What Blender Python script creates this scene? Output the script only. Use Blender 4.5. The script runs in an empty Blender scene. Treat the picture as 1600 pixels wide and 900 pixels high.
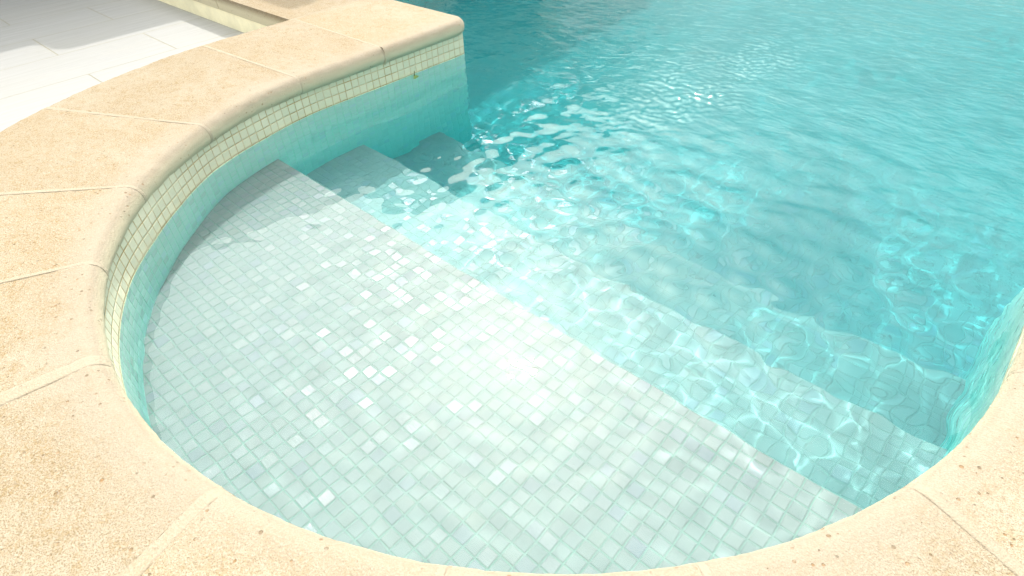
import bpy, bmesh, math, random
import numpy as np
from mathutils import Vector, Matrix

rng = np.random.default_rng(7)
random.seed(7)
D = bpy.data
scene = bpy.context.scene
COL = scene.collection

# ------------------------------------------------------------------ measures (metres)
CX, CY, R = -0.991, 1.175, 1.177          # centre and radius of the rounded pool end
LIP = 0.019                               # overhang of the coping
ZC, ZU = 0.162, 0.088                     # top and underside of the coping
OUT = 0.69                                # coping reaches this far out from the wall
TILE = 0.0346
D1, D2, D3, DF = -0.224, -0.496, -0.75, -1.12
Y1, Y2, Y3, YE = 0.91, 1.332, 1.765, 2.0  # step edges and end wall of the main basin
XL, XR, YF = -3.9, 3.4, 9.5              # main basin
SUN_EL, SUN_AZ = 48.0, -44.0
GUSTS = ((-1.13, 2.17, .17, .24), (-1.0, 2.72, .10, .30))   # breeze patches on the water: x, y, spread

# ------------------------------------------------------------------ helpers
def link(o, parent=None):
    COL.objects.link(o)
    if parent: o.parent = parent
    return o

def tag(o, label=None, cat=None, group=None, kind=None):
    if label: o['label'] = label
    if cat: o['category'] = cat
    if group: o['group'] = group
    if kind: o['kind'] = kind
    return o

def empty(name, loc=(0, 0, 0)):
    o = D.objects.new(name, None); o.location = loc; o.empty_display_size = 0.1
    return link(o)

def mesh_obj(name, verts, faces, mat, parent=None, smooth=False, uvs=None):
    me = D.meshes.new(name)
    me.from_pydata([tuple(v) for v in verts], [], [tuple(f) for f in faces])
    if uvs is not None:
        uvl = me.uv_layers.new(name='UVMap')
        li = np.empty(len(me.loops), dtype=np.int32); me.loops.foreach_get('vertex_index', li)
        if len(uvs) == len(verts):
            uvl.data.foreach_set('uv', np.asarray(uvs, dtype=np.float32)[li].ravel())
        else:
            uvl.data.foreach_set('uv', np.asarray(uvs, dtype=np.float32).ravel())
    if smooth:
        me.polygons.foreach_set('use_smooth', [True]*len(me.polygons))
    me.materials.append(mat)
    me.update()
    return link(D.objects.new(name, me), parent)

def bm_obj(name, bm, mat, parent=None, smooth=False):
    me = D.meshes.new(name); bm.normal_update(); bm.to_mesh(me); bm.free()
    if smooth: me.polygons.foreach_set('use_smooth', [True]*len(me.polygons))
    me.materials.append(mat)
    return link(D.objects.new(name, me), parent)

def add_box(bm, x0, y0, z0, x1, y1, z1):
    r = bmesh.ops.create_cube(bm, size=1)
    for v in r['verts']:
        v.co = Vector(((x0+x1)/2+v.co.x*(x1-x0), (y0+y1)/2+v.co.y*(y1-y0), (z0+z1)/2+v.co.z*(z1-z0)))
    return r['verts']

def wall_pt(s, off=0.0):
    """Plan point on the rounded end: s runs along the wall from the left tangent point, off is outward."""
    L = math.pi*R
    if s < 0: return (CX-R-off, CY-s)
    if s > L: return (CX+R+off, CY+(s-L))
    a = math.pi+s/R
    return (CX+(R+off)*math.cos(a), CY+(R+off)*math.sin(a))

_th = np.array([-200, -180, -166, -159, -152.8, -142, -132.6, -123.5, -110, 40])
_dr = np.array([0.0, .007, -.006, 0, .005, -.010, -.012, -.002, 0, 0])
def wall_wobble(s):
    a = math.degrees(s/R)-180
    return float(np.interp(a, _th, _dr))

# smooth value noise on arrays
def vnoise(x, y, z, seed=0):
    def h(i, j, k):
        n = (i*374761393 + j*668265263 + k*2147483647 + seed*1274126177) & 0xffffffff
        n = ((n ^ (n >> 13))*1274126177) & 0xffffffff
        return ((n ^ (n >> 16)) & 0xffff)/32767.5-1
    xi, yi, zi = np.floor(x).astype(np.int64), np.floor(y).astype(np.int64), np.floor(z).astype(np.int64)
    fx, fy, fz = x-xi, y-yi, z-zi
    fx, fy, fz = fx*fx*(3-2*fx), fy*fy*(3-2*fy), fz*fz*(3-2*fz)
    r = 0
    for a in (0, 1):
        for b in (0, 1):
            for c in (0, 1):
                w = (fx if a else 1-fx)*(fy if b else 1-fy)*(fz if c else 1-fz)
                r = r+w*h(xi+a, yi+b, zi+c)
    return r

# ------------------------------------------------------------------ material helpers
class NT:
    def __init__(self, name):
        self.m = D.materials.new(name); self.m.use_nodes = True
        self.t = self.m.node_tree; self.t.nodes.clear()
        self.out = self.t.nodes.new('ShaderNodeOutputMaterial')
    def n(self, typ, **kw):
        nd = self.t.nodes.new(typ)
        for k, v in kw.items(): setattr(nd, k, v)
        return nd
    def l(self, a, b): self.t.links.new(a, b)
    def val(self, sock, v):
        if hasattr(v, 'is_output') or isinstance(v, bpy.types.NodeSocket): self.l(v, sock)
        else: sock.default_value = v
    def math(self, op, a, b=None, c=None, clamp=False):
        nd = self.n('ShaderNodeMath', operation=op, use_clamp=clamp)
        self.val(nd.inputs[0], a)
        if b is not None: self.val(nd.inputs[1], b)
        if c is not None: self.val(nd.inputs[2], c)
        return nd.outputs[0]
    def vmath(self, op, a, b=None, scale=None):
        nd = self.n('ShaderNodeVectorMath', operation=op)
        self.val(nd.inputs[0], a)
        if b is not None: self.val(nd.inputs[1], b)
        if scale is not None: self.val(nd.inputs['Scale'], scale)
        return nd.outputs[0]
    def mix(self, f, a, b, blend='MIX'):
        nd = self.n('ShaderNodeMix', data_type='RGBA', blend_type=blend)
        self.val(nd.inputs[0], f); self.val(nd.inputs[6], a); self.val(nd.inputs[7], b)
        return nd.outputs[2]
    def rng(self, v, a, b, c=0.0, d=1.0, smooth=False):
        nd = self.n('ShaderNodeMapRange'); nd.clamp = True
        if smooth: nd.interpolation_type = 'SMOOTHSTEP'
        self.val(nd.inputs['Value'], v)
        for k, x in zip(('From Min', 'From Max', 'To Min', 'To Max'), (a, b, c, d)): self.val(nd.inputs[k], x)
        return nd.outputs[0]
    def noise(self, vec, scale, detail=4, rough=0.55, dist=0.0):
        nd = self.n('ShaderNodeTexNoise'); self.l(vec, nd.inputs['Vector'])
        nd.inputs['Scale'].default_value = scale; nd.inputs['Detail'].default_value = detail
        nd.inputs['Roughness'].default_value = rough; nd.inputs['Distortion'].default_value = dist
        return nd.outputs['Fac']
    def bump(self, h, dist, strength=1.0, normal=None):
        nd = self.n('ShaderNodeBump'); nd.inputs['Strength'].default_value = strength
        nd.inputs['Distance'].default_value = dist; self.l(h, nd.inputs['Height'])
        if normal is not None: self.l(normal, nd.inputs['Normal'])
        return nd.outputs[0]
    def pos(self): return self.n('ShaderNodeNewGeometry').outputs['Position']

def rgb(r, g, b): return (r, g, b, 1.0)

# ------------------------------------------------------------------ materials
def mat_mosaic():
    N = NT('iridescent_glass_mosaic')
    uv = N.n('ShaderNodeUVMap', uv_map='UVMap').outputs[0]
    cell = N.vmath('FLOOR', uv)
    fr = N.vmath('FRACTION', uv)
    sx = N.n('ShaderNodeSeparateXYZ'); N.l(fr, sx.inputs[0])
    ex = N.math('MINIMUM', sx.outputs[0], N.math('SUBTRACT', 1.0, sx.outputs[0]))
    ey = N.math('MINIMUM', sx.outputs[1], N.math('SUBTRACT', 1.0, sx.outputs[1]))
    e = N.math('MINIMUM', ex, ey)
    wn = N.n('ShaderNodeTexWhiteNoise', noise_dimensions='2D'); N.l(cell, wn.inputs['Vector'])
    r1, rc = wn.outputs['Value'], wn.outputs['Color']
    wn2 = N.n('ShaderNodeTexWhiteNoise', noise_dimensions='2D')
    N.l(N.vmath('ADD', cell, (37.3, 11.7, 0)), wn2.inputs['Vector'])
    r2, rc2 = wn2.outputs['Value'], wn2.outputs['Color']
    pos = N.pos()
    grout_w = N.rng(r2, 0, 1, 0.028, 0.048)
    tile_f = N.rng(e, N.math('SUBTRACT', grout_w, 0.014), N.math('ADD', grout_w, 0.014))
    # tile colours
    cr = N.n('ShaderNodeValToRGB'); cr.color_ramp.interpolation = 'CONSTANT'
    els = cr.color_ramp.elements
    cols = [(0, (.307, .335, .335)), (.2, (.313, .339, .342)), (.38, (.296, .329, .328)), (.56, (.317, .339, .335)), (.72, (.301, .323, .342)),
            (.80, (.301, .335, .333)), (.95, (.311, .335, .324)), (.975, (.301, .323, .352))]
    els[0].position = 0; els[0].color = rgb(*cols[0][1])
    els[1].position = cols[1][0]; els[1].color = rgb(*cols[1][1])
    for p, c in cols[2:]:
        k = els.new(p); k.color = rgb(*c)
    N.l(r1, cr.inputs[0])
    cloud = N.noise(pos, 55, 3, .6)
    tcol = N.mix(N.rng(cloud, .35, .7, 0, .35), cr.outputs[0], rgb(.36, .375, .37))
    sz = N.n('ShaderNodeSeparateXYZ'); N.l(pos, sz.inputs[0])
    z = sz.outputs[2]
    dry = N.rng(z, -0.006, 0.004)
    gn = N.noise(pos, 9, 3, .6)
    gwet = N.mix(N.rng(gn, .40, .78), rgb(.276, .375, .338), rgb(.187, .325, .276))
    gcol = N.mix(dry, gwet, N.mix(N.rng(gn, .35, .62), rgb(.62, .54, .36), rgb(.42, .31, .13)))
    scum = N.math('MULTIPLY', N.rng(z, 0.022, 0.002), N.rng(N.noise(pos, 25, 3, .6), .3, .6, .45, .9))
    tcol = N.mix(N.math('MULTIPLY', dry, scum), tcol, rgb(.60, .50, .28))
    tcol = N.mix(N.math('MULTIPLY', dry, .7), tcol, rgb(.78, .78, .58))  # band above the water made paler, lifting its shade
    deep_g = N.rng(z, -.24, -.55)
    gcol = N.mix(N.math('MULTIPLY', deep_g, .93), gcol, rgb(.315, .345, .338))
    col = N.mix(tile_f, gcol, tcol)
    # water's colour put into the lining with depth; walls brightened against their shade
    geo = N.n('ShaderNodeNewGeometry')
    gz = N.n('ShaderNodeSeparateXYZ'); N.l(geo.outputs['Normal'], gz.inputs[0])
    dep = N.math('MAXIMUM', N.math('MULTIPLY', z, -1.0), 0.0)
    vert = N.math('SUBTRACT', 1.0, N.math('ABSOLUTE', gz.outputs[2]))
    dep = N.math('ADD', dep, N.math('MULTIPLY', N.math('MULTIPLY', vert, .16), N.rng(dep, 0.0, .012)))  # walls tinted as if deeper, for turquoise light scattered in their shade
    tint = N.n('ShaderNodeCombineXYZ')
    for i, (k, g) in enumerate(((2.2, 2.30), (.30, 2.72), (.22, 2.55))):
        shade_lift = N.math('MULTIPLY_ADD', N.math('MULTIPLY', vert, N.rng(dep, 0.0, .012)), g-1, 1.0)  # gain painted onto the walls in place of scattered light
        shade_lift = N.math('MULTIPLY', shade_lift, N.math('MULTIPLY_ADD', N.math('MULTIPLY', N.rng(dep, .26, .46), N.math('SUBTRACT', 1.0, vert)), .17, 1.0))  # lower treads lightened too, to lift their shade
        N.l(N.math('MULTIPLY', N.math('POWER', math.exp(-k), N.math('POWER', dep, 1.45)), shade_lift), tint.inputs[i])
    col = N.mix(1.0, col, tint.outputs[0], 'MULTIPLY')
    # tilted glassy faces
    tilt = N.vmath('SCALE', N.vmath('SUBTRACT', rc2, (.5, .5, .5)), scale=N.math('MULTIPLY', tile_f, 0.15))
    nrm = N.vmath('NORMALIZE', N.vmath('ADD', geo.outputs['Normal'], tilt))
    pillow = N.rng(e, 0.02, 0.12, 0, 1, smooth=True)
    smp = N.n('ShaderNodeMapping'); N.l(N.vmath('ADD', uv, N.vmath('SCALE', rc, scale=5.0)), smp.inputs[0])
    smp.inputs['Scale'].default_value = (2.2, 8.0, 1); smp.inputs['Rotation'].default_value = (0, 0, .6)
    wav = N.math('MULTIPLY', N.noise(smp.outputs[0], 1.0, 2, .5, .8), N.math('MULTIPLY_ADD', N.rng(r2, .74, .84, 0, 1), 1.9, .25))
    h = N.math('ADD', pillow, N.math('MULTIPLY', wav, .2))
    nb = N.bump(h, .0016, 1.0, nrm)
    b = N.n('ShaderNodeBsdfPrincipled')
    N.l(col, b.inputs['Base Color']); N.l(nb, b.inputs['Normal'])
    shiny = N.rng(r2, .74, .84, 0, 1)
    rough = N.mix(tile_f, rgb(.7, .7, .7), N.mix(shiny, rgb(.55, .55, .55), rgb(.19, .19, .19)))
    N.l(rough, b.inputs['Roughness'])
    N.l(N.math('MULTIPLY', tile_f, N.math('MULTIPLY_ADD', shiny, .15, .015)), b.inputs['Specular IOR Level'])
    b.inputs['IOR'].default_value = 1.55
    N.l(N.mix(r1, rgb(1.0, .74, .90), rgb(.78, .84, 1.0)), b.inputs['Specular Tint'])
    N.l(b.outputs[0], N.out.inputs['Surface'])
    return N.m

def mat_stone(name, tint=1.0, pale=0.0, joint=False):
    N = NT(name)
    pos = N.pos()
    info = N.n('ShaderNodeObjectInfo')
    p = N.vmath('ADD', pos, N.vmath('SCALE', (7.1, 3.7, 5.3), scale=info.outputs['Random']))
    big = N.noise(p, 3.2, 4, .6, .6)
    mid = N.noise(p, 26, 5, .65)
    fine = N.noise(p, 190, 4, .7)
    grain = N.noise(p, 480, 2, .6)
    st = N.n('ShaderNodeMapping'); N.l(p, st.inputs[0]); st.inputs['Rotation'].default_value = (0, 0, .7)
    st.inputs['Scale'].default_value = (1.0, 5.0, 2.0)
    vein = N.noise(st.outputs[0], 4.0, 4, .6, 1.0)
    c = N.mix(N.rng(big, .38, .62), rgb(.306, .257, .184), rgb(.264, .200, .117))
    c = N.mix(N.rng(vein, .35, .8, 0, .5, True), c, rgb(.325, .280, .214))
    c = N.mix(N.rng(mid, .47, .66, 0, .75), c, rgb(.248, .172, .080))
    c = N.mix(N.rng(fine, .42, .60, 0, .8), c, rgb(.349, .306, .241))
    c = N.mix(N.rng(grain, .36, .52, .8, 0), c, rgb(.149, .103, .053))
    shade = N.math('MULTIPLY_ADD', info.outputs['Random'], .14, .97)
    c = N.mix(1.0, c, N.n('ShaderNodeCombineXYZ').outputs[0], 'MULTIPLY') if False else N.vmath('SCALE', c, scale=shade)
    # the lip is worn paler than the rest
    dx = N.vmath('SUBTRACT', pos, (CX, CY, 0))
    sd = N.n('ShaderNodeSeparateXYZ'); N.l(dx, sd.inputs[0])
    yy = N.math('MINIMUM', sd.outputs[1], 0.0)
    rr = N.math('SQRT', N.math('ADD', N.math('MULTIPLY', sd.outputs[0], sd.outputs[0]), N.math('MULTIPLY', yy, yy)))
    worn = N.rng(N.math('ADD', N.math('SUBTRACT', rr, R), N.math('MULTIPLY', big, .14)), .04, .22, .7, 0, True)
    c = N.mix(worn, c, rgb(.298, .258, .205))
    # the rounded front under the lip is painted paler for light bounced off the water
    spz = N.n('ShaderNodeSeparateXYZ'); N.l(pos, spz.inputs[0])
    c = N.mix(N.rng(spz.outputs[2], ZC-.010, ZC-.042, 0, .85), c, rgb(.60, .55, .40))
    # dark pits and rust specks
    vo = N.n('ShaderNodeTexVoronoi', feature='F1'); N.l(p, vo.inputs['Vector']); vo.inputs['Scale'].default_value = 95
    vr = N.n('ShaderNodeSeparateColor'); N.l(vo.outputs['Color'], vr.inputs[0])
    pitsize = N.rng(vr.outputs[0], .60, 1.0, 0.0, .36)
    pit = N.math('MULTIPLY', N.rng(N.math('SUBTRACT', pitsize, vo.outputs['Distance']), 0, .09), N.rng(mid, .40, .58))
    c = N.mix(N.math('MULTIPLY', pit, .6), c, N.mix(vr.outputs[1], rgb(.07, .05, .03), rgb(.26, .12, .03)))
    v2 = N.n('ShaderNodeTexVoronoi', feature='F1'); N.l(p, v2.inputs['Vector']); v2.inputs['Scale'].default_value = 46
    v2c = N.n('ShaderNodeSeparateColor'); N.l(v2.outputs['Color'], v2c.inputs[0])
    sz2 = N.math('MULTIPLY_ADD', fine, .12, N.rng(v2c.outputs[0], .78, 1.0, -.06, .15))
    pit2 = N.math('MULTIPLY', N.math('MULTIPLY_ADD', worn, -1.2, 1.0, clamp=True), N.rng(N.math('SUBTRACT', sz2, v2.outputs['Distance']), 0, .05))
    pit2 = N.math('MULTIPLY', pit2, N.rng(big, .40, .55, .25, .9))
    c = N.mix(N.math('MULTIPLY', pit2, .3), c, N.mix(v2c.outputs[2], rgb(.07, .055, .04), rgb(.20, .10, .03)))
    pit = N.math('MAXIMUM', pit, pit2)
    if pale: c = N.mix(pale, c, rgb(.335, .290, .225))
    b = N.n('ShaderNodeBsdfPrincipled')
    N.l(c, b.inputs['Base Color']); b.inputs['Roughness'].default_value = .85
    b.inputs['Specular IOR Level'].default_value = .2
    vg = N.n('ShaderNodeTexVoronoi', feature='F1'); N.l(p, vg.inputs['Vector']); vg.inputs['Scale'].default_value = 260
    h = N.math('ADD', N.math('MULTIPLY', fine, .8), N.math('MULTIPLY', vg.outputs['Distance'], -.55))
    h = N.math('ADD', h, N.math('MULTIPLY', pit, -.9))
    h = N.math('ADD', h, N.math('MULTIPLY', mid, .9))
    nb = N.bump(h, .0022, .8)
    N.l(nb, b.inputs['Normal'])
    N.l(b.outputs[0], N.out.inputs['Surface'])
    return N.m

def mat_deck():
    N = NT('white_plank_porcelain')
    pos = N.pos()
    s = N.n('ShaderNodeSeparateXYZ'); N.l(pos, s.inputs[0])
    X, Y = s.outputs[0], s.outputs[1]
    W, L = 0.4335, 0.90
    u = N.math('DIVIDE', N.math('SUBTRACT', X, -3.46), W)
    col_i = N.math('FLOOR', u)
    fu = N.math('SUBTRACT', u, col_i)
    odd = N.math('FLOORED_MODULO', col_i, 2.0)     # column -1 (x -3.46..-3.89): joint at y 1.138; even: .70
    off = N.math('MULTIPLY_ADD', odd, 0.435, 0.70)
    v = N.math('DIVIDE', N.math('SUBTRACT', Y, off), L)
    row = N.math('FLOOR', v); fv = N.math('SUBTRACT', v, row)
    du = N.math('MULTIPLY', N.math('MINIMUM', fu, N.math('SUBTRACT', 1.0, fu)), W)
    dv = N.math('MULTIPLY', N.math('MINIMUM', fv, N.math('SUBTRACT', 1.0, fv)), L)
    e = N.math('MINIMUM', du, dv)
    j = N.rng(e, .0016, .0032)
    cv = N.n('ShaderNodeCombineXYZ'); N.l(col_i, cv.inputs[0]); N.l(row, cv.inputs[1])
    wn = N.n('ShaderNodeTexWhiteNoise', noise_dimensions='2D'); N.l(cv.outputs[0], wn.inputs['Vector'])
    mp = N.n('ShaderNodeMapping'); N.l(N.vmath('ADD', pos, N.vmath('SCALE', wn.outputs['Color'], scale=9.0)), mp.inputs[0])
    mp.inputs['Scale'].default_value = (22, 1.6, 1)
    gr = N.noise(mp.outputs[0], 1.6, 5, .6, .4)
    c = N.mix(N.rng(gr, .35, .68), rgb(.328, .328, .328), rgb(.306, .304, .298))
    c = N.mix(N.rng(wn.outputs['Value'], 0, 1, 0, .10), c, rgb(.276, .273, .261))
    dirt = N.noise(pos, 1.7, 4, .6)
    c = N.mix(N.rng(dirt, .45, .75, 0, .18), c, rgb(.325, .310, .257))
    c = N.mix(j, rgb(.24, .22, .15), c)
    b = N.n('ShaderNodeBsdfPrincipled'); N.l(c, b.inputs['Base Color'])
    N.l(N.rng(gr, .3, .7, .38, .55), b.inputs['Roughness']); b.inputs['Specular IOR Level'].default_value = .35
    h = N.math('ADD', j, N.math('MULTIPLY', gr, .25))
    N.l(N.bump(h, .0012, .8), b.inputs['Normal'])
    N.l(b.outputs[0], N.out.inputs['Surface'])
    return N.m

def mat_water():
    N = NT('clear_pool_water')
    g = N.n('ShaderNodeBsdfGlass'); g.inputs['IOR'].default_value = 1.333; g.inputs['Roughness'].default_value = 0
    g.inputs['Color'].default_value = (1, 1, 1, 1)
    N.l(g.outputs[0], N.out.inputs['Surface'])
    pos = N.pos()
    s = N.n('ShaderNodeSeparateXYZ'); N.l(pos, s.inputs[0])
    mp = N.n('ShaderNodeMapping'); N.l(pos, mp.inputs[0]); mp.inputs['Rotation'].default_value = (0, 0, .5); mp.inputs['Scale'].default_value = (1, 1.7, 1)
    fine = N.noise(mp.outputs[0], 17, 3, .55, .6)
    amt = N.math('MULTIPLY', N.rng(s.outputs[1], 1.3, 2.4, 0.0, 1.0, True), N.rng(N.noise(pos, 1.6, 2, .5), .35, .65, .35, 1.0))
    g_n = N.bump(N.math('MULTIPLY', fine, amt), .005, 1.0)
    N.l(g_n, g.inputs['Normal'])
    # where a breeze breaks the skin of the water it scatters a little
    rough = None
    for (gx_, gy_, wx_, wy_) in GUSTS:
        dx = N.math('DIVIDE', N.math('SUBTRACT', s.outputs[0], gx_), wx_*1.7)
        dy = N.math('DIVIDE', N.math('SUBTRACT', s.outputs[1], gy_), wy_*1.7)
        r2 = N.math('ADD', N.math('MULTIPLY', dx, dx), N.math('MULTIPLY', dy, dy))
        m_ = N.rng(r2, .5, 1.0, 1.0, 0.0)
        rough = m_ if rough is None else N.math('MAXIMUM', rough, m_)
    N.l(N.math('MULTIPLY', rough, .12), g.inputs['Roughness'])
    return N.m

def mat_plain(name, col, rough=.7, noise=.12, scale=6):
    N = NT(name); pos = N.pos()
    n = N.noise(pos, scale, 5, .6)
    c = N.mix(N.rng(n, .3, .7, 0, 1), rgb(*[x*(1-noise) for x in col]), rgb(*[min(1, x*(1+noise)) for x in col]))
    b = N.n('ShaderNodeBsdfPrincipled'); N.l(c, b.inputs['Base Color']); b.inputs['Roughness'].default_value = rough
    N.l(N.bump(N.noise(pos, scale*20, 3), .001, .5), b.inputs['Normal'])
    N.l(b.outputs[0], N.out.inputs['Surface'])
    return N.m

M_mosaic = mat_mosaic()
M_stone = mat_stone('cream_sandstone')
M_mortar = mat_stone('pale_mortar', pale=.55)
M_deck = mat_deck()
M_water = mat_water()
M_plaster = mat_plain('cream_render', (.90, .84, .60), .85, .10, 9)
M_roof = mat_plain('white_roof_paint', (.75, .74, .70), .7, .05, 3)
M_wallpaint = mat_plain('white_wall_paint', (.78, .77, .73), .8, .04, 3)
M_lawn = mat_plain('lawn_green', (.07, .11, .03), .9, .4, 2)
M_glassdoor = mat_plain('dark_door_glass', (.05, .06, .06), .15, .1, 2)
M_shutter = mat_plain('blue_grey_shutter', (.30, .36, .40), .6, .06, 4)
M_leaf = mat_plain('yellow_green_leaf', (.52, .58, .12), .5, .25, 90)
M_stem = mat_plain('dark_leaf_stem', (.10, .12, .03), .6, .2, 60)

# ------------------------------------------------------------------ pool shell
pool = empty('swimming_pool', (CX, CY, 0))
tag(pool, 'pool with a round stepped end lined in pale iridescent mosaic', 'pool')
inv = Matrix.Translation((-CX, -CY, 0))

def shell_wall():
    V, F, UV = [], [], []
    path = []            # (x, y, arc length)
    rc = .03             # rounded outer corners of the end wall
    L = math.pi*R
    s0 = -(YE-CY); s1 = L+(YE-CY)
    acc = 0
    pts = []
    for x in np.linspace(XL, wall_pt(s0)[0]-rc, 20): pts.append((x, YE))
    for a in np.linspace(math.pi/2, 0, 6)[1:-1]:
        pts.append((wall_pt(s0)[0]-rc+rc*math.cos(a), YE-rc+rc*math.sin(a)))
    for s in np.arange(s0+rc, s1-rc+.001, .02):
        w = wall_wobble(s); pts.append(wall_pt(s, w))
    for a in np.linspace(math.pi, math.pi/2, 6)[1:-1]:
        pts.append((wall_pt(s1)[0]+rc+rc*math.cos(a), YE-rc+rc*math.sin(a)))
    for x in np.linspace(wall_pt(s1)[0]+rc, XR, 20): pts.append((x, YE))
    zs = [DF-.02, -.9, -.6, -.3, 0.0, .122]
    for i, p in enumerate(pts):
        if i: acc += math.dist(p, pts[i-1])
        for z in zs:
            V.append((p[0]-CX, p[1]-CY, z)); UV.append((acc/TILE, (z-.003)/TILE))
    n = len(zs)
    for i in range(len(pts)-1):
        for j in range(n-1):
            a = i*n+j
            F.append((a, a+1, a+n+1, a+n))
    return V, F, UV
V, F, UV = shell_wall()
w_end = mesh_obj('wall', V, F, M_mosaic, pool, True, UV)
w_end['label'] = 'shaded curved tile wall of the round end'

def flat_uv(quads):
    V, F, UV = [], [], []
    for q in quads:
        b = len(V)
        for (x, y, z, u, v) in q:
            V.append((x-CX, y-CY, z)); UV.append((u/TILE, v/TILE))
        F.append(tuple(range(b, b+len(q))))
    return V, F, UV
quads = []
zt = ZU+.012
for (ax, ay, bx_, by) in ((XL, YF, XL, YE), (XR, YF, XL, YF), (XR, YE, XR, YF)):
    Ln = math.dist((ax, ay), (bx_, by))
    quads.append([(ax, ay, DF-.02, 0, DF-.02), (bx_, by, DF-.02, Ln, DF-.02), (bx_, by, zt, Ln, zt), (ax, ay, zt, 0, zt)])
V, F, UV = flat_uv(quads)
mesh_obj('wall', V, F, M_mosaic, pool, False, UV)
V, F, UV = flat_uv([[(XL-.03, Y3-.1, DF, XL, Y3), (XR+.03, Y3-.1, DF, XR, Y3), (XR+.03, YF+.03, DF, XR, YF), (XL-.03, YF+.03, DF, XL, YF)]])
mesh_obj('floor', V, F, M_mosaic, pool, False, UV)

def step(y0, y1, z, zlow, label):
    """One step: its tread and its riser, cut to the curve of the wall."""
    rad = R+.02
    def half(y): return rad if y > CY else math.sqrt(max(0, rad*rad-(y-CY)**2))
    ys = [y for y in np.linspace(y0, y1, 40)]
    V, F, UV = [], [], []
    nose = .006
    rows = [(y, z) for y in ys[:-1]]
    for k in range(5):
        a = math.pi/2*k/4
        rows.append((y1-nose+nose*math.sin(a), z-nose+nose*math.cos(a)))
    rows.append((y1, zlow))
    acc = y0
    py, pz = rows[0]
    for (y, zz) in rows:
        acc += math.dist((y, zz), (py, pz)); py, pz = y, zz
        hw = half(min(y, y1))
        for f in np.linspace(-1, 1, 9):
            x = CX+hw*f
            V.append((x-CX, y-CY, zz))
            UV.append((x/TILE, (acc-y1)/TILE+.02))
    for i in range(len(rows)-1):
        for j in range(8):
            a = i*9+j; F.append((a, a+1, a+10, a+9))
    o = mesh_obj('step', V, F, M_mosaic, pool, False, UV)
    o['label'] = label
    return o
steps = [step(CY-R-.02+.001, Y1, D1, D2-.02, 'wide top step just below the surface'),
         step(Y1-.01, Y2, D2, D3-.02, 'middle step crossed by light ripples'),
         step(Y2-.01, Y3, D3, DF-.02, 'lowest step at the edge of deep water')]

# ------------------------------------------------------------------ water surface
def in_pool(x, y, m=.035):
    rr = R+m
    bump = (np.abs(x-CX) < rr) & ((y > CY) | ((x-CX)**2+(y-CY)**2 < rr*rr)) & (y < YE+.2)
    main = (x > XL-m) & (x < XR+m) & (y > YE-m) & (y < YF+m)
    return bump | main

def graded(a, b, lo, hi, h0, growth=1.06):
    mid = list(np.arange(lo, hi, h0))
    left, x, h = [], lo, h0
    while x > a: h *= growth; x -= min(h, .12); left.append(x)
    right, x, h = [], mid[-1], h0
    while x < b: h *= growth; x += min(h, .12); right.append(x)
    return np.array(left[::-1]+mid+right)

def wave_height(X, Y):
    r = np.random.default_rng(21)
    sm = lambda a, b, v: np.clip((v-a)/(b-a), 0, 1)**2*(3-2*np.clip((v-a)/(b-a), 0, 1))
    # how lively the water is: calm over the top step, choppy over the others
    edge = Y-(0.95-.30*sm(-.9, .1, X)) + .10*vnoise(X*2.3, Y*2.3, X*0, 3)
    chop = sm(-.22, .30, edge)
    # the shaded pocket by the left wall lies calm
    pocket = sm(-1.72, -1.98, X)*sm(2.05, 1.75, Y) if False else (1-sm(-1.68, -1.38, X))*(1-sm(1.75, 2.05, Y))
    chop = chop*(1-.88*pocket)
    Z = np.zeros_like(X)
    wx = X+.03*vnoise(X*3, Y*3, X*0, 5); wy = Y+.03*vnoise(X*3, Y*3, X*0, 9)
    def add(n, l0, l1, slope, mask, spread=math.pi, dir0=0.0):
        nonlocal Z
        S = np.zeros_like(X)
        for i in range(n):
            lam = math.exp(r.uniform(math.log(l0), math.log(l1)))
            th = dir0+r.uniform(-spread, spread)
            k = 2*math.pi/lam
            S += (slope/k)*math.sqrt(2.0/n)*np.sin(k*(wx*math.cos(th)+wy*math.sin(th))+r.uniform(0, 6.28))
        Z += S*mask
    far = sm(1.6, 2.6, Y)
    soft = 1-.22*sm(1.25, 1.6, Y)-.50*sm(1.60, 2.4, Y)
    chop = chop*(1-.6*sm(-.10, .14, X)*(1-sm(1.9, 2.2, Y)))
    add(28, .10, .22, .045, chop*(1-.60*far), 1.8, math.radians(132))
    add(40, .050, .095, .040, chop*soft, 2.3, math.radians(132))
    add(16, .25, .8, .007, np.ones_like(X))
    add(20, .06, .14, .021, np.ones_like(X)*(1-.88*pocket)*(1-.4*far))
    # a gust roughens one patch of the deep end
    gust = sum(np.exp(-.5*(((X-a)/c)**2+((Y-b)/d)**2)) for a, b, c, d in GUSTS)
    gust = gust*np.clip(.8+.9*vnoise(X*8, Y*8, X*0, 14), .1, 1.2)
    add(40, .026, .052, .185, gust)
    return Z

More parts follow.
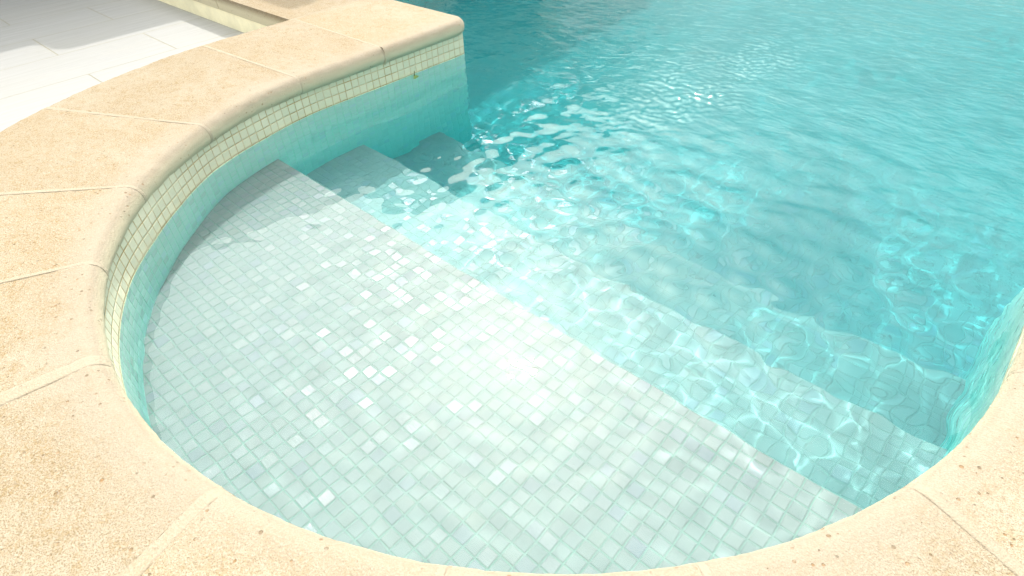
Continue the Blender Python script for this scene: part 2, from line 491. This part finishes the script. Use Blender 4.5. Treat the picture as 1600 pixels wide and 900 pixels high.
gx = graded(XL-.06, XR+.06, -2.75, .35, .0062)
gy = graded(CY-R-.06, YF+.06, CY-R-.05, 4.7, .0062)
GX, GY = np.meshgrid(gx, gy)
GZ = wave_height(GX, GY)
mask = in_pool(GX, GY)
idx = -np.ones(GX.shape, dtype=np.int64)
cellok = mask[:-1, :-1] & mask[1:, :-1] & mask[:-1, 1:] & mask[1:, 1:]
used = np.zeros_like(mask)
used[:-1, :-1] |= cellok; used[1:, :-1] |= cellok; used[:-1, 1:] |= cellok; used[1:, 1:] |= cellok
idx[used] = np.arange(used.sum())
co = np.stack([GX[used], GY[used], GZ[used]], 1).astype(np.float32)
quads = np.stack([idx[:-1, :-1][cellok], idx[:-1, 1:][cellok], idx[1:, 1:][cellok], idx[1:, :-1][cellok]], 1).astype(np.int32)
me = D.meshes.new('water')
me.vertices.add(len(co)); me.vertices.foreach_set('co', co.ravel())
me.loops.add(quads.size); me.loops.foreach_set('vertex_index', quads.ravel())
me.polygons.add(len(quads))
me.polygons.foreach_set('loop_start', np.arange(0, quads.size, 4, dtype=np.int32))
me.polygons.foreach_set('loop_total', np.full(len(quads), 4, dtype=np.int32))
me.polygons.foreach_set('use_smooth', np.ones(len(quads), dtype=bool))
me.update(calc_edges=True); me.materials.append(M_water)
water = link(D.objects.new('water', me)); tag(water, kind='structure', label='clear turquoise pool water with ripples')
water.cycles.is_caustics_caster = True

# ------------------------------------------------------------------ coping stones
RB = .0285                                # radius of the rounded lip
def coping_profile(inset=0.0):
    """(offset outward from the wall, z) from under the lip, round it, over the top to the outer face."""
    P = []
    zc = ZC-inset; zu = ZU+inset*.3
    zm = (zc+zu)/2; rv = (zc-zu)/2; o0 = -LIP+inset
    P.append((.06, zu))
    P.append((.03, zu))
    for k in range(0, 13):
        a = -math.pi/2+math.pi*k/12
        P.append((o0+rv-rv*math.cos(a), zm+rv*math.sin(a)))
    x = P[-1][0]
    n = int((OUT-.008-x)/.012)
    for k in range(1, n+1): P.append((x+(OUT-.008-x)*k/n, zc))
    P += [(OUT-.002, zc-.003), (OUT-inset, zc-.010), (OUT-inset, .07), (OUT-inset, -.01)]
    return P

def coping_sweep(name, s0, s1, mat, inset=0.0, rough=True):
    prof = coping_profile(inset)
    n = max(8, int((s1-s0)/.010))
    ss = [s0, s0+.002, s0+.006]+list(np.linspace(s0, s1, n)[2:-2])+[s1-.006, s1-.002, s1] if rough else list(np.linspace(s0, s1, 6))
    V = []
    for i, s in enumerate(ss):
        edge = min(s-s0, s1-s)
        drop = .0007*max(0, 1-edge/.006)**2 if rough else 0
        for (o, z) in prof: V.append((*wall_pt(s, o), z-(drop if z > ZU+.02 else 0)))
    V = np.array(V)
    if rough:
        for (f, a, sd) in ((9, .0016, 1), (45, .0011, 2), (110, .0011, 3)):
            V[:, 2] += a*vnoise(V[:, 0]*f, V[:, 1]*f, V[:, 2]*f, sd)
            V[:, 0] += a*.8*vnoise(V[:, 0]*f+31, V[:, 1]*f, V[:, 2]*f, sd+7)*(V[:, 2] > .02)
            V[:, 1] += a*.8*vnoise(V[:, 0]*f, V[:, 1]*f+57, V[:, 2]*f, sd+9)*(V[:, 2] > .02)
    m = len(prof); F = []
    for i in range(len(ss)-1):
        for j in range(m-1):
            a = i*m+j; F.append((a, a+m, a+m+1, a+1))
    for b in (0, (len(ss)-1)*m):           # the two end faces
        f = tuple(range(b, b+m)); F.append(f if b == 0 else f[::-1])
    c = V.mean(0); c[2] = 0
    o = mesh_obj(name, V-c, F, mat, None, True); o.location = c
    return o

def deg(a): return math.radians(a-180)*R if a >= 180 else -((180-a))   # plan angle to s on the arc
GRP = 'sandstone coping stones around the round pool end'
joints = [(-0.33, .006), (deg(184), .006), (deg(206), .008), (deg(225.3), .008), (deg(243), .008), (deg(261), .030), (deg(283.7), .022),
          (deg(303), .010), (deg(321), .010), (deg(339.3), .016), (deg(358), .008), (math.pi*R+.42, .008)]
labels = ['straight cream coping stone between the rounded corner stone and the bend',
          'cream coping stone at the start of the bend, nearest the low cream wall',
          'cream coping stone in the bend beside the white deck, below the curved groove',
          'yellow cream coping stone at the left edge with a groove on either side',
          'cream coping stone at the left edge just above the wide pale mortar band',
          'rough tan coping stone filling the bottom left corner of the photo',
          'tan coping stone at the bottom, right of the pale diagonal mortar strip',
          'cream coping stone along the bottom edge under the middle of the pool',
          'pale cream coping stone at the bottom, left of the diagonal joint on the right',
          'cream coping stone in the lower right corner beyond the diagonal joint',
          'cream coping stone where the right rim leaves the photo']
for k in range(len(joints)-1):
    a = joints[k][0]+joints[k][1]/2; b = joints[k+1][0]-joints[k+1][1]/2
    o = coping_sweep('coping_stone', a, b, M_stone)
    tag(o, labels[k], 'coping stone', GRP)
for a, g in joints[:-1]:
    tag(coping_sweep('mortar_joint', a-g/2-.002, a+g/2+.002, M_mortar, -.0003, False), kind='structure')

def slab(name, x0, y0, x1, y1, r, mat, round_sides, label, zbot=-.01, inset=0.0):
    """A coping slab on its raised base: rounded lip on the named sides, outer corner rounded by r when both are."""
    bm = bmesh.new()
    pts = []
    def seg(p, q, n=None):
        n = n or max(2, int(math.dist(p, q)/.012))
        for k in range(n): pts.append((p[0]+(q[0]-p[0])*k/n, p[1]+(q[1]-p[1])*k/n))
    both = 'x' in round_sides and 'y' in round_sides
    seg((x0, y0), (x1, y0))
    if both:
        seg((x1, y0), (x1, y1-r))
        for k in range(14):
            a = math.pi/2*k/14; pts.append((x1-r+r*math.cos(a), y1-r+r*math.sin(a)))
        seg((x1-r, y1), (x0, y1))
    else:
        seg((x1, y0), (x1, y1)); seg((x1, y1), (x0, y1))
    seg((x0, y1), (x0, y0))
    cx, cy = (x0+x1)/2, (y0+y1)/2
    vs = [bm.verts.new((x-cx, y-cy, ZU)) for x, y in pts]
    f = bm.faces.new(vs)
    ex = bmesh.ops.extrude_face_region(bm, geom=[f])
    for v in ex['geom']:
        if isinstance(v, bmesh.types.BMVert): v.co.z = ZC
    bm.normal_update()
    lip, arris = [], []
    for e in bm.edges:
        a, b = e.verts
        if abs(a.co.z-b.co.z) > 1e-5: continue
        mx, my = (a.co.x+b.co.x)/2+cx, (a.co.y+b.co.y)/2+cy
        onx = mx > x1-(r if both else .001) and not (abs(my-y0) < 1e-4)
        ony = my > y1-(r if both else .001) and not abs(mx-x0) < 1e-4
        if ('x' in round_sides and onx) or ('y' in round_sides and ony): lip.append(e)
        elif a.co.z > ZU+.01: arris.append(e)
    bmesh.ops.bevel(bm, geom=lip, offset=.0355, segments=7, profile=.5, affect='EDGES', clamp_overlap=False)
    V = np.array([v.co[:] for v in bm.verts])
    bm.verts.ensure_lookup_table()
    for (fq, a, sd) in ((45, .0009, 2), (110, .0007, 3)):
        n1 = vnoise((V[:, 0]+cx)*fq, (V[:, 1]+cy)*fq, V[:, 2]*fq, sd)
        n2 = vnoise((V[:, 0]+cx)*fq+31, (V[:, 1]+cy)*fq, V[:, 2]*fq, sd+7)
        for v, q, q2 in zip(bm.verts, n1, n2):
            if v.co.z < ZC-.002: v.co.x += a*q; v.co.y += a*q2
    for f in bm.faces: f.smooth = True
    bmesh.ops.recalc_face_normals(bm, faces=bm.faces)
    me = D.meshes.new(name); bm.to_mesh(me); bm.free(); me.materials.append(mat)
    o = link(D.objects.new(name, me)); o.location = (cx, cy, 0)
    o.data.set_sharp_from_angle(angle=math.radians(35))
    if label: tag(o, label, 'coping stone', GRP)
    return o

XI = CX-R+LIP; YI = YE+.028; XM = -2.845; YO = 1.486
yj = CY+.33+.003
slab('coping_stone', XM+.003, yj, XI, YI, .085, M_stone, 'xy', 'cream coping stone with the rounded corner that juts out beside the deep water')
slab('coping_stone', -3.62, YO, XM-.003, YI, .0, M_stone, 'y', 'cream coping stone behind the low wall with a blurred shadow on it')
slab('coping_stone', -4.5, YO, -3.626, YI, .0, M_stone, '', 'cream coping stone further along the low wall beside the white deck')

for (x0_, y0_, x1_, y1_) in ((XM-.006, YO+.004, XM+.006, YI-.03), (-3.629, YO+.004, -3.617, YI-.03)):
    bm = bmesh.new(); add_box(bm, x0_, y0_, ZU+.002, x1_, y1_, ZC+.0004)
    tag(bm_obj('mortar_joint', bm, M_mortar), kind='structure')

# raised base under the straight run: the low wall face the deck runs up to
bm = bmesh.new()
add_box(bm, -7.0, YO+.004, -.3, CX-R-.03, YE-.03, ZU-.0005)
low = bm_obj('low_wall', bm, M_plaster)
tag(low, 'low cream rendered wall with a stained foot at the end of the white deck', 'wall')
bm = bmesh.new()
add_box(bm, -7.0, YO+.001, ZU, -4.506, YI, ZC)
tag(bm_obj('terrace_edge', bm, M_stone), kind='structure')
bm = bmesh.new()
add_box(bm, -14, YI+.002, -.3, XL-.006, 14, ZC-.004)
tag(bm_obj('terrace', bm, M_stone), kind='structure')

# ------------------------------------------------------------------ deck and ground
def ring(name, outer, inner, z, mat):
    bm = bmesh.new()
    es = []
    for loop in (outer, inner):
        vs = [bm.verts.new((x, y, z)) for x, y in loop]
        for i in range(len(vs)): es.append(bm.edges.new((vs[i], vs[(i+1) % len(vs)])))
    bmesh.ops.triangle_fill(bm, use_beauty=True, use_dissolve=False, edges=es)
    bmesh.ops.recalc_face_normals(bm, faces=bm.faces)
    if sum(f.normal.z for f in bm.faces) < 0: bmesh.ops.reverse_faces(bm, faces=bm.faces)
    return bm_obj(name, bm, mat)
inner = [(XL-.3, YE-.25)]
inner += [(wall_pt(s, .35)) for s in np.linspace(-(YE-.25-CY), math.pi*R+(YE-.25-CY), 60)]
inner += [(XR+.3, YE-.25), (XR+.3, YF+.3), (XL-.3, YF+.3)]
tag(ring('deck', [(-14, -10), (14, -10), (14, 14), (-14, 14)], inner, 0.0, M_deck), kind='structure', label='white plank tile deck')
tag(ring('ground', [(-300, -300), (300, -300), (300, 300), (-300, 300)], [(-13.9, -9.9), (13.9, -9.9), (13.9, 13.9), (-13.9, 13.9)], -.06, M_lawn), kind='structure')

# ------------------------------------------------------------------ unseen house, its roof shaped to shade the deck
house = empty('house', (-8.5, 6, 0))
tag(house, 'unseen white house with a flat roof stepped to cast the deck shadow', 'house')
def hpart(name, boxes, mat, parent=house):
    bm = bmesh.new()
    for b in boxes:
        add_box(bm, b[0]+8.5, b[1]-6, b[2], b[3]+8.5, b[4]-6, b[5])
    return bm_obj(name, bm, mat, parent)
hpart('wall', [(-12, -2, -.05, -7.2, 9, 2.45)], M_wallpaint)
def roof():  # outline traced back along the sun so its shadow fits deck and coping
    S = Vector((math.sin(math.radians(SUN_AZ)), math.cos(math.radians(SUN_AZ))))
    off = 2.6/math.tan(math.radians(SUN_EL))
    ox, oy = S.x*off, S.y*off
    offc = (2.6-ZC)/math.tan(math.radians(SUN_EL)); oxc, oyc = S.x*offc, S.y*offc
    out = [(-12.3, -2.4), (-4.21+ox, -2.4), (-4.21+ox, .66+oy), (-4.16+ox, .70+oy), (-4.03+ox, .715+oy), (-3.96+ox, .76+oy), (-3.95+ox, .85+oy),
           (-3.955+ox, 1.52+oy), (-3.30+oxc, 1.585+oyc), (-3.08+oxc, 1.578+oyc), (-3.01+oxc, 1.592+oyc), (-2.99+oxc, 1.62+oyc),
           (-3.02+oxc, 1.66+oyc), (-2.99+oxc, 1.70+oyc), (-3.03+oxc, 1.76+oyc), (-3.03+oxc, 9.3), (-12.3, 9.3)]
    bm = bmesh.new()
    vs = [bm.verts.new((x+8.5, y-6, 2.452)) for x, y in out]
    f = bm.faces.new(vs)
    ex = bmesh.ops.extrude_face_region(bm, geom=[f])
    for v in ex['geom']:
        if isinstance(v, bmesh.types.BMVert): v.co.z = 2.6
    bmesh.ops.recalc_face_normals(bm, faces=bm.faces)
    return bm_obj('roof', bm, M_roof, house)
roof()
for y in (0, 3.2, 6.4):
    hpart('glass_door', [(-7.23, y, 0, -7.17, y+2.2, 2.1)], M_glassdoor)

# ------------------------------------------------------------------ unseen white house front, added to bounce sunlight onto the shaded pool walls
bounce_villa = empty('bounce_villa', (2.3, -2.6, 0)); bounce_villa.rotation_euler = (0, 0, math.radians(44))
tag(bounce_villa, 'tall white house front with blue grey shutters, added to bounce sunlight into the shade', 'bounce_villa')
def vpart(name, boxes, mat, parent=bounce_villa):
    bm = bmesh.new()
    for b in boxes: add_box(bm, *b)
    return bm_obj(name, bm, mat, parent)
vw = vpart('wall', [(-8, -7, -.05, 8, 0, 6.6)], M_wallpaint)
vpart('roof', [(-8.3, -7.3, 6.602, 8.3, .35, 6.8)], M_roof)
vpart('plinth', [(-8.02, -.5, -.04, 8.02, .03, .25)], M_plaster)
for zz in (.9, 4.0):
    for xx in (-6, -2.6, 2.6, 6):
        w_ = vpart('window', [(xx-.5, -.1, zz, xx+.5, .012, zz+1.3)], M_glassdoor)
        fr_ = vpart('frame', [(xx-.56, -.1, zz-.06, xx-.5, .05, zz+1.36), (xx+.5, -.1, zz-.06, xx+.56, .05, zz+1.36),
                              (xx-.5, -.1, zz-.06, xx+.5, .05, zz), (xx-.5, -.1, zz+1.3, xx+.5, .05, zz+1.36)], M_roof, w_)
        for sx_ in (-1, 1):
            vpart('shutter', [(xx+sx_*.83-.24, .002, zz-.02, xx+sx_*.83+.24, .04, zz+1.32)], M_shutter)
vpart('door', [(-.55, -.1, .02, .55, .02, 2.2)], M_shutter)

# ------------------------------------------------------------------ leaf at the waterline
def leaf():
    root = empty('leaf', (CX-R+.006, 1.655, -.02))
    tag(root, 'small yellow green leaf stuck to the shaded pool wall at the waterline', 'leaf')
    V, F = [], []
    n = 9
    for i in range(n):
        t = i/(n-1); w = .016*math.sin(math.pi*min(1, t*.93+.06))**.8
        z = .012-.05*t
        for k, s in enumerate((-1, 0, 1)):
            V.append((.004+.004*abs(s)*math.sin(t*3)+.003*math.sin(t*5), s*w+.004*math.sin(t*2), z))
    for i in range(n-1):
        for k in range(2):
            a = i*3+k; F.append((a, a+1, a+4, a+3))
    mesh_obj('blade', V, F, M_leaf, root, True)
    bm = bmesh.new()
    r = bmesh.ops.create_cone(bm, cap_ends=True, segments=8, radius1=.0022, radius2=.0014, depth=.028)
    for v in r['verts']: v.co = Vector((v.co.x+.005, v.co.y+v.co.z*.15, v.co.z+.024))
    bm_obj('stem', bm, M_stem, root, True)
    return root
leaf()

# caustic receivers
for o in D.objects:
    if o.type == 'MESH' and o.name != 'water': o.cycles.is_caustics_receiver = True

# ------------------------------------------------------------------ light
az, el = math.radians(SUN_AZ), math.radians(SUN_EL)
Sdir = Vector((math.cos(el)*math.sin(az), math.cos(el)*math.cos(az), math.sin(el)))
sl = D.lights.new('sun', 'SUN'); sl.energy = 3.8; sl.angle = math.radians(.55); sl.color = (1.0, .95, .87)
sl.cycles.is_caustics_light = True
so = link(D.objects.new('sun', sl)); so.rotation_euler = Sdir.to_track_quat('Z', 'Y').to_euler(); so.location = (-6, 7, 9)
W = D.worlds.new('World'); scene.world = W; W.use_nodes = True
nt = W.node_tree; nt.nodes.clear()
sky = nt.nodes.new('ShaderNodeTexSky'); sky.sky_type = 'NISHITA'; sky.sun_disc = False
sky.sun_elevation = el; sky.sun_rotation = az
bg = nt.nodes.new('ShaderNodeBackground'); bg.inputs['Strength'].default_value = .66
wo = nt.nodes.new('ShaderNodeOutputWorld')
hz = nt.nodes.new('ShaderNodeHueSaturation'); hz.inputs['Saturation'].default_value = .35     # hazy summer sky
wm = nt.nodes.new('ShaderNodeMix'); wm.data_type = 'RGBA'; wm.blend_type = 'MULTIPLY'; wm.inputs[0].default_value = 1
wm.inputs[7].default_value = (1.0, .96, .82, 1)                                                  # warm white balance of the photo
nt.links.new(sky.outputs[0], hz.inputs['Color']); nt.links.new(hz.outputs[0], wm.inputs[6])
tc = nt.nodes.new('ShaderNodeTexCoord'); sp = nt.nodes.new('ShaderNodeSeparateXYZ'); nt.links.new(tc.outputs['Generated'], sp.inputs[0])
gr = nt.nodes.new('ShaderNodeMapRange'); gr.interpolation_type = 'SMOOTHSTEP'                   # bright haze overhead, darker surroundings low down
for k_, v_ in (('From Min', .22), ('From Max', .85), ('To Min', .16), ('To Max', 1.75)): gr.inputs[k_].default_value = v_
nt.links.new(sp.outputs[2], gr.inputs['Value'])
sm_ = nt.nodes.new('ShaderNodeVectorMath'); sm_.operation = 'SCALE'
nt.links.new(wm.outputs[2], sm_.inputs[0]); nt.links.new(gr.outputs[0], sm_.inputs['Scale'])
nt.links.new(sm_.outputs[0], bg.inputs[0]); nt.links.new(bg.outputs[0], wo.inputs[0])

# ------------------------------------------------------------------ camera
f_px, yaw, pitch, roll = 925.3337, -0.7707808, 0.7081487, -0.0498497
fw = Vector((math.sin(yaw)*math.cos(pitch), math.cos(yaw)*math.cos(pitch), -math.sin(pitch)))
rt = Vector((math.cos(yaw), -math.sin(yaw), 0)); up = rt.cross(fw)
r_ = rt*math.cos(roll)+up*math.sin(roll); u_ = -rt*math.sin(roll)+up*math.cos(roll)
cam = D.cameras.new('camera'); cam.lens = 36*f_px/1600; cam.sensor_width = 36; cam.clip_start = .02; cam.clip_end = 1000
co_ = link(D.objects.new('camera', cam))
mw = Matrix((r_, u_, -fw)).transposed().to_4x4(); mw.translation = (0, 0, 1)
co_.matrix_world = mw
scene.camera = co_

# ------------------------------------------------------------------ render settings
scene.render.engine = 'CYCLES'
c = scene.cycles
c.max_bounces = 16; c.diffuse_bounces = 5; c.glossy_bounces = 6; c.transmission_bounces = 12; c.transparent_max_bounces = 8
c.caustics_reflective = False; c.caustics_refractive = True
c.sample_clamp_indirect = 200.0; c.sample_clamp_direct = 0
c.blur_glossy = .3
c.use_denoising = True
try: c.denoiser = 'OPENIMAGEDENOISE'
except Exception: pass
scene.view_settings.view_transform = 'Standard'
scene.view_settings.look = 'None'
scene.view_settings.exposure = 0; scene.view_settings.gamma = 1
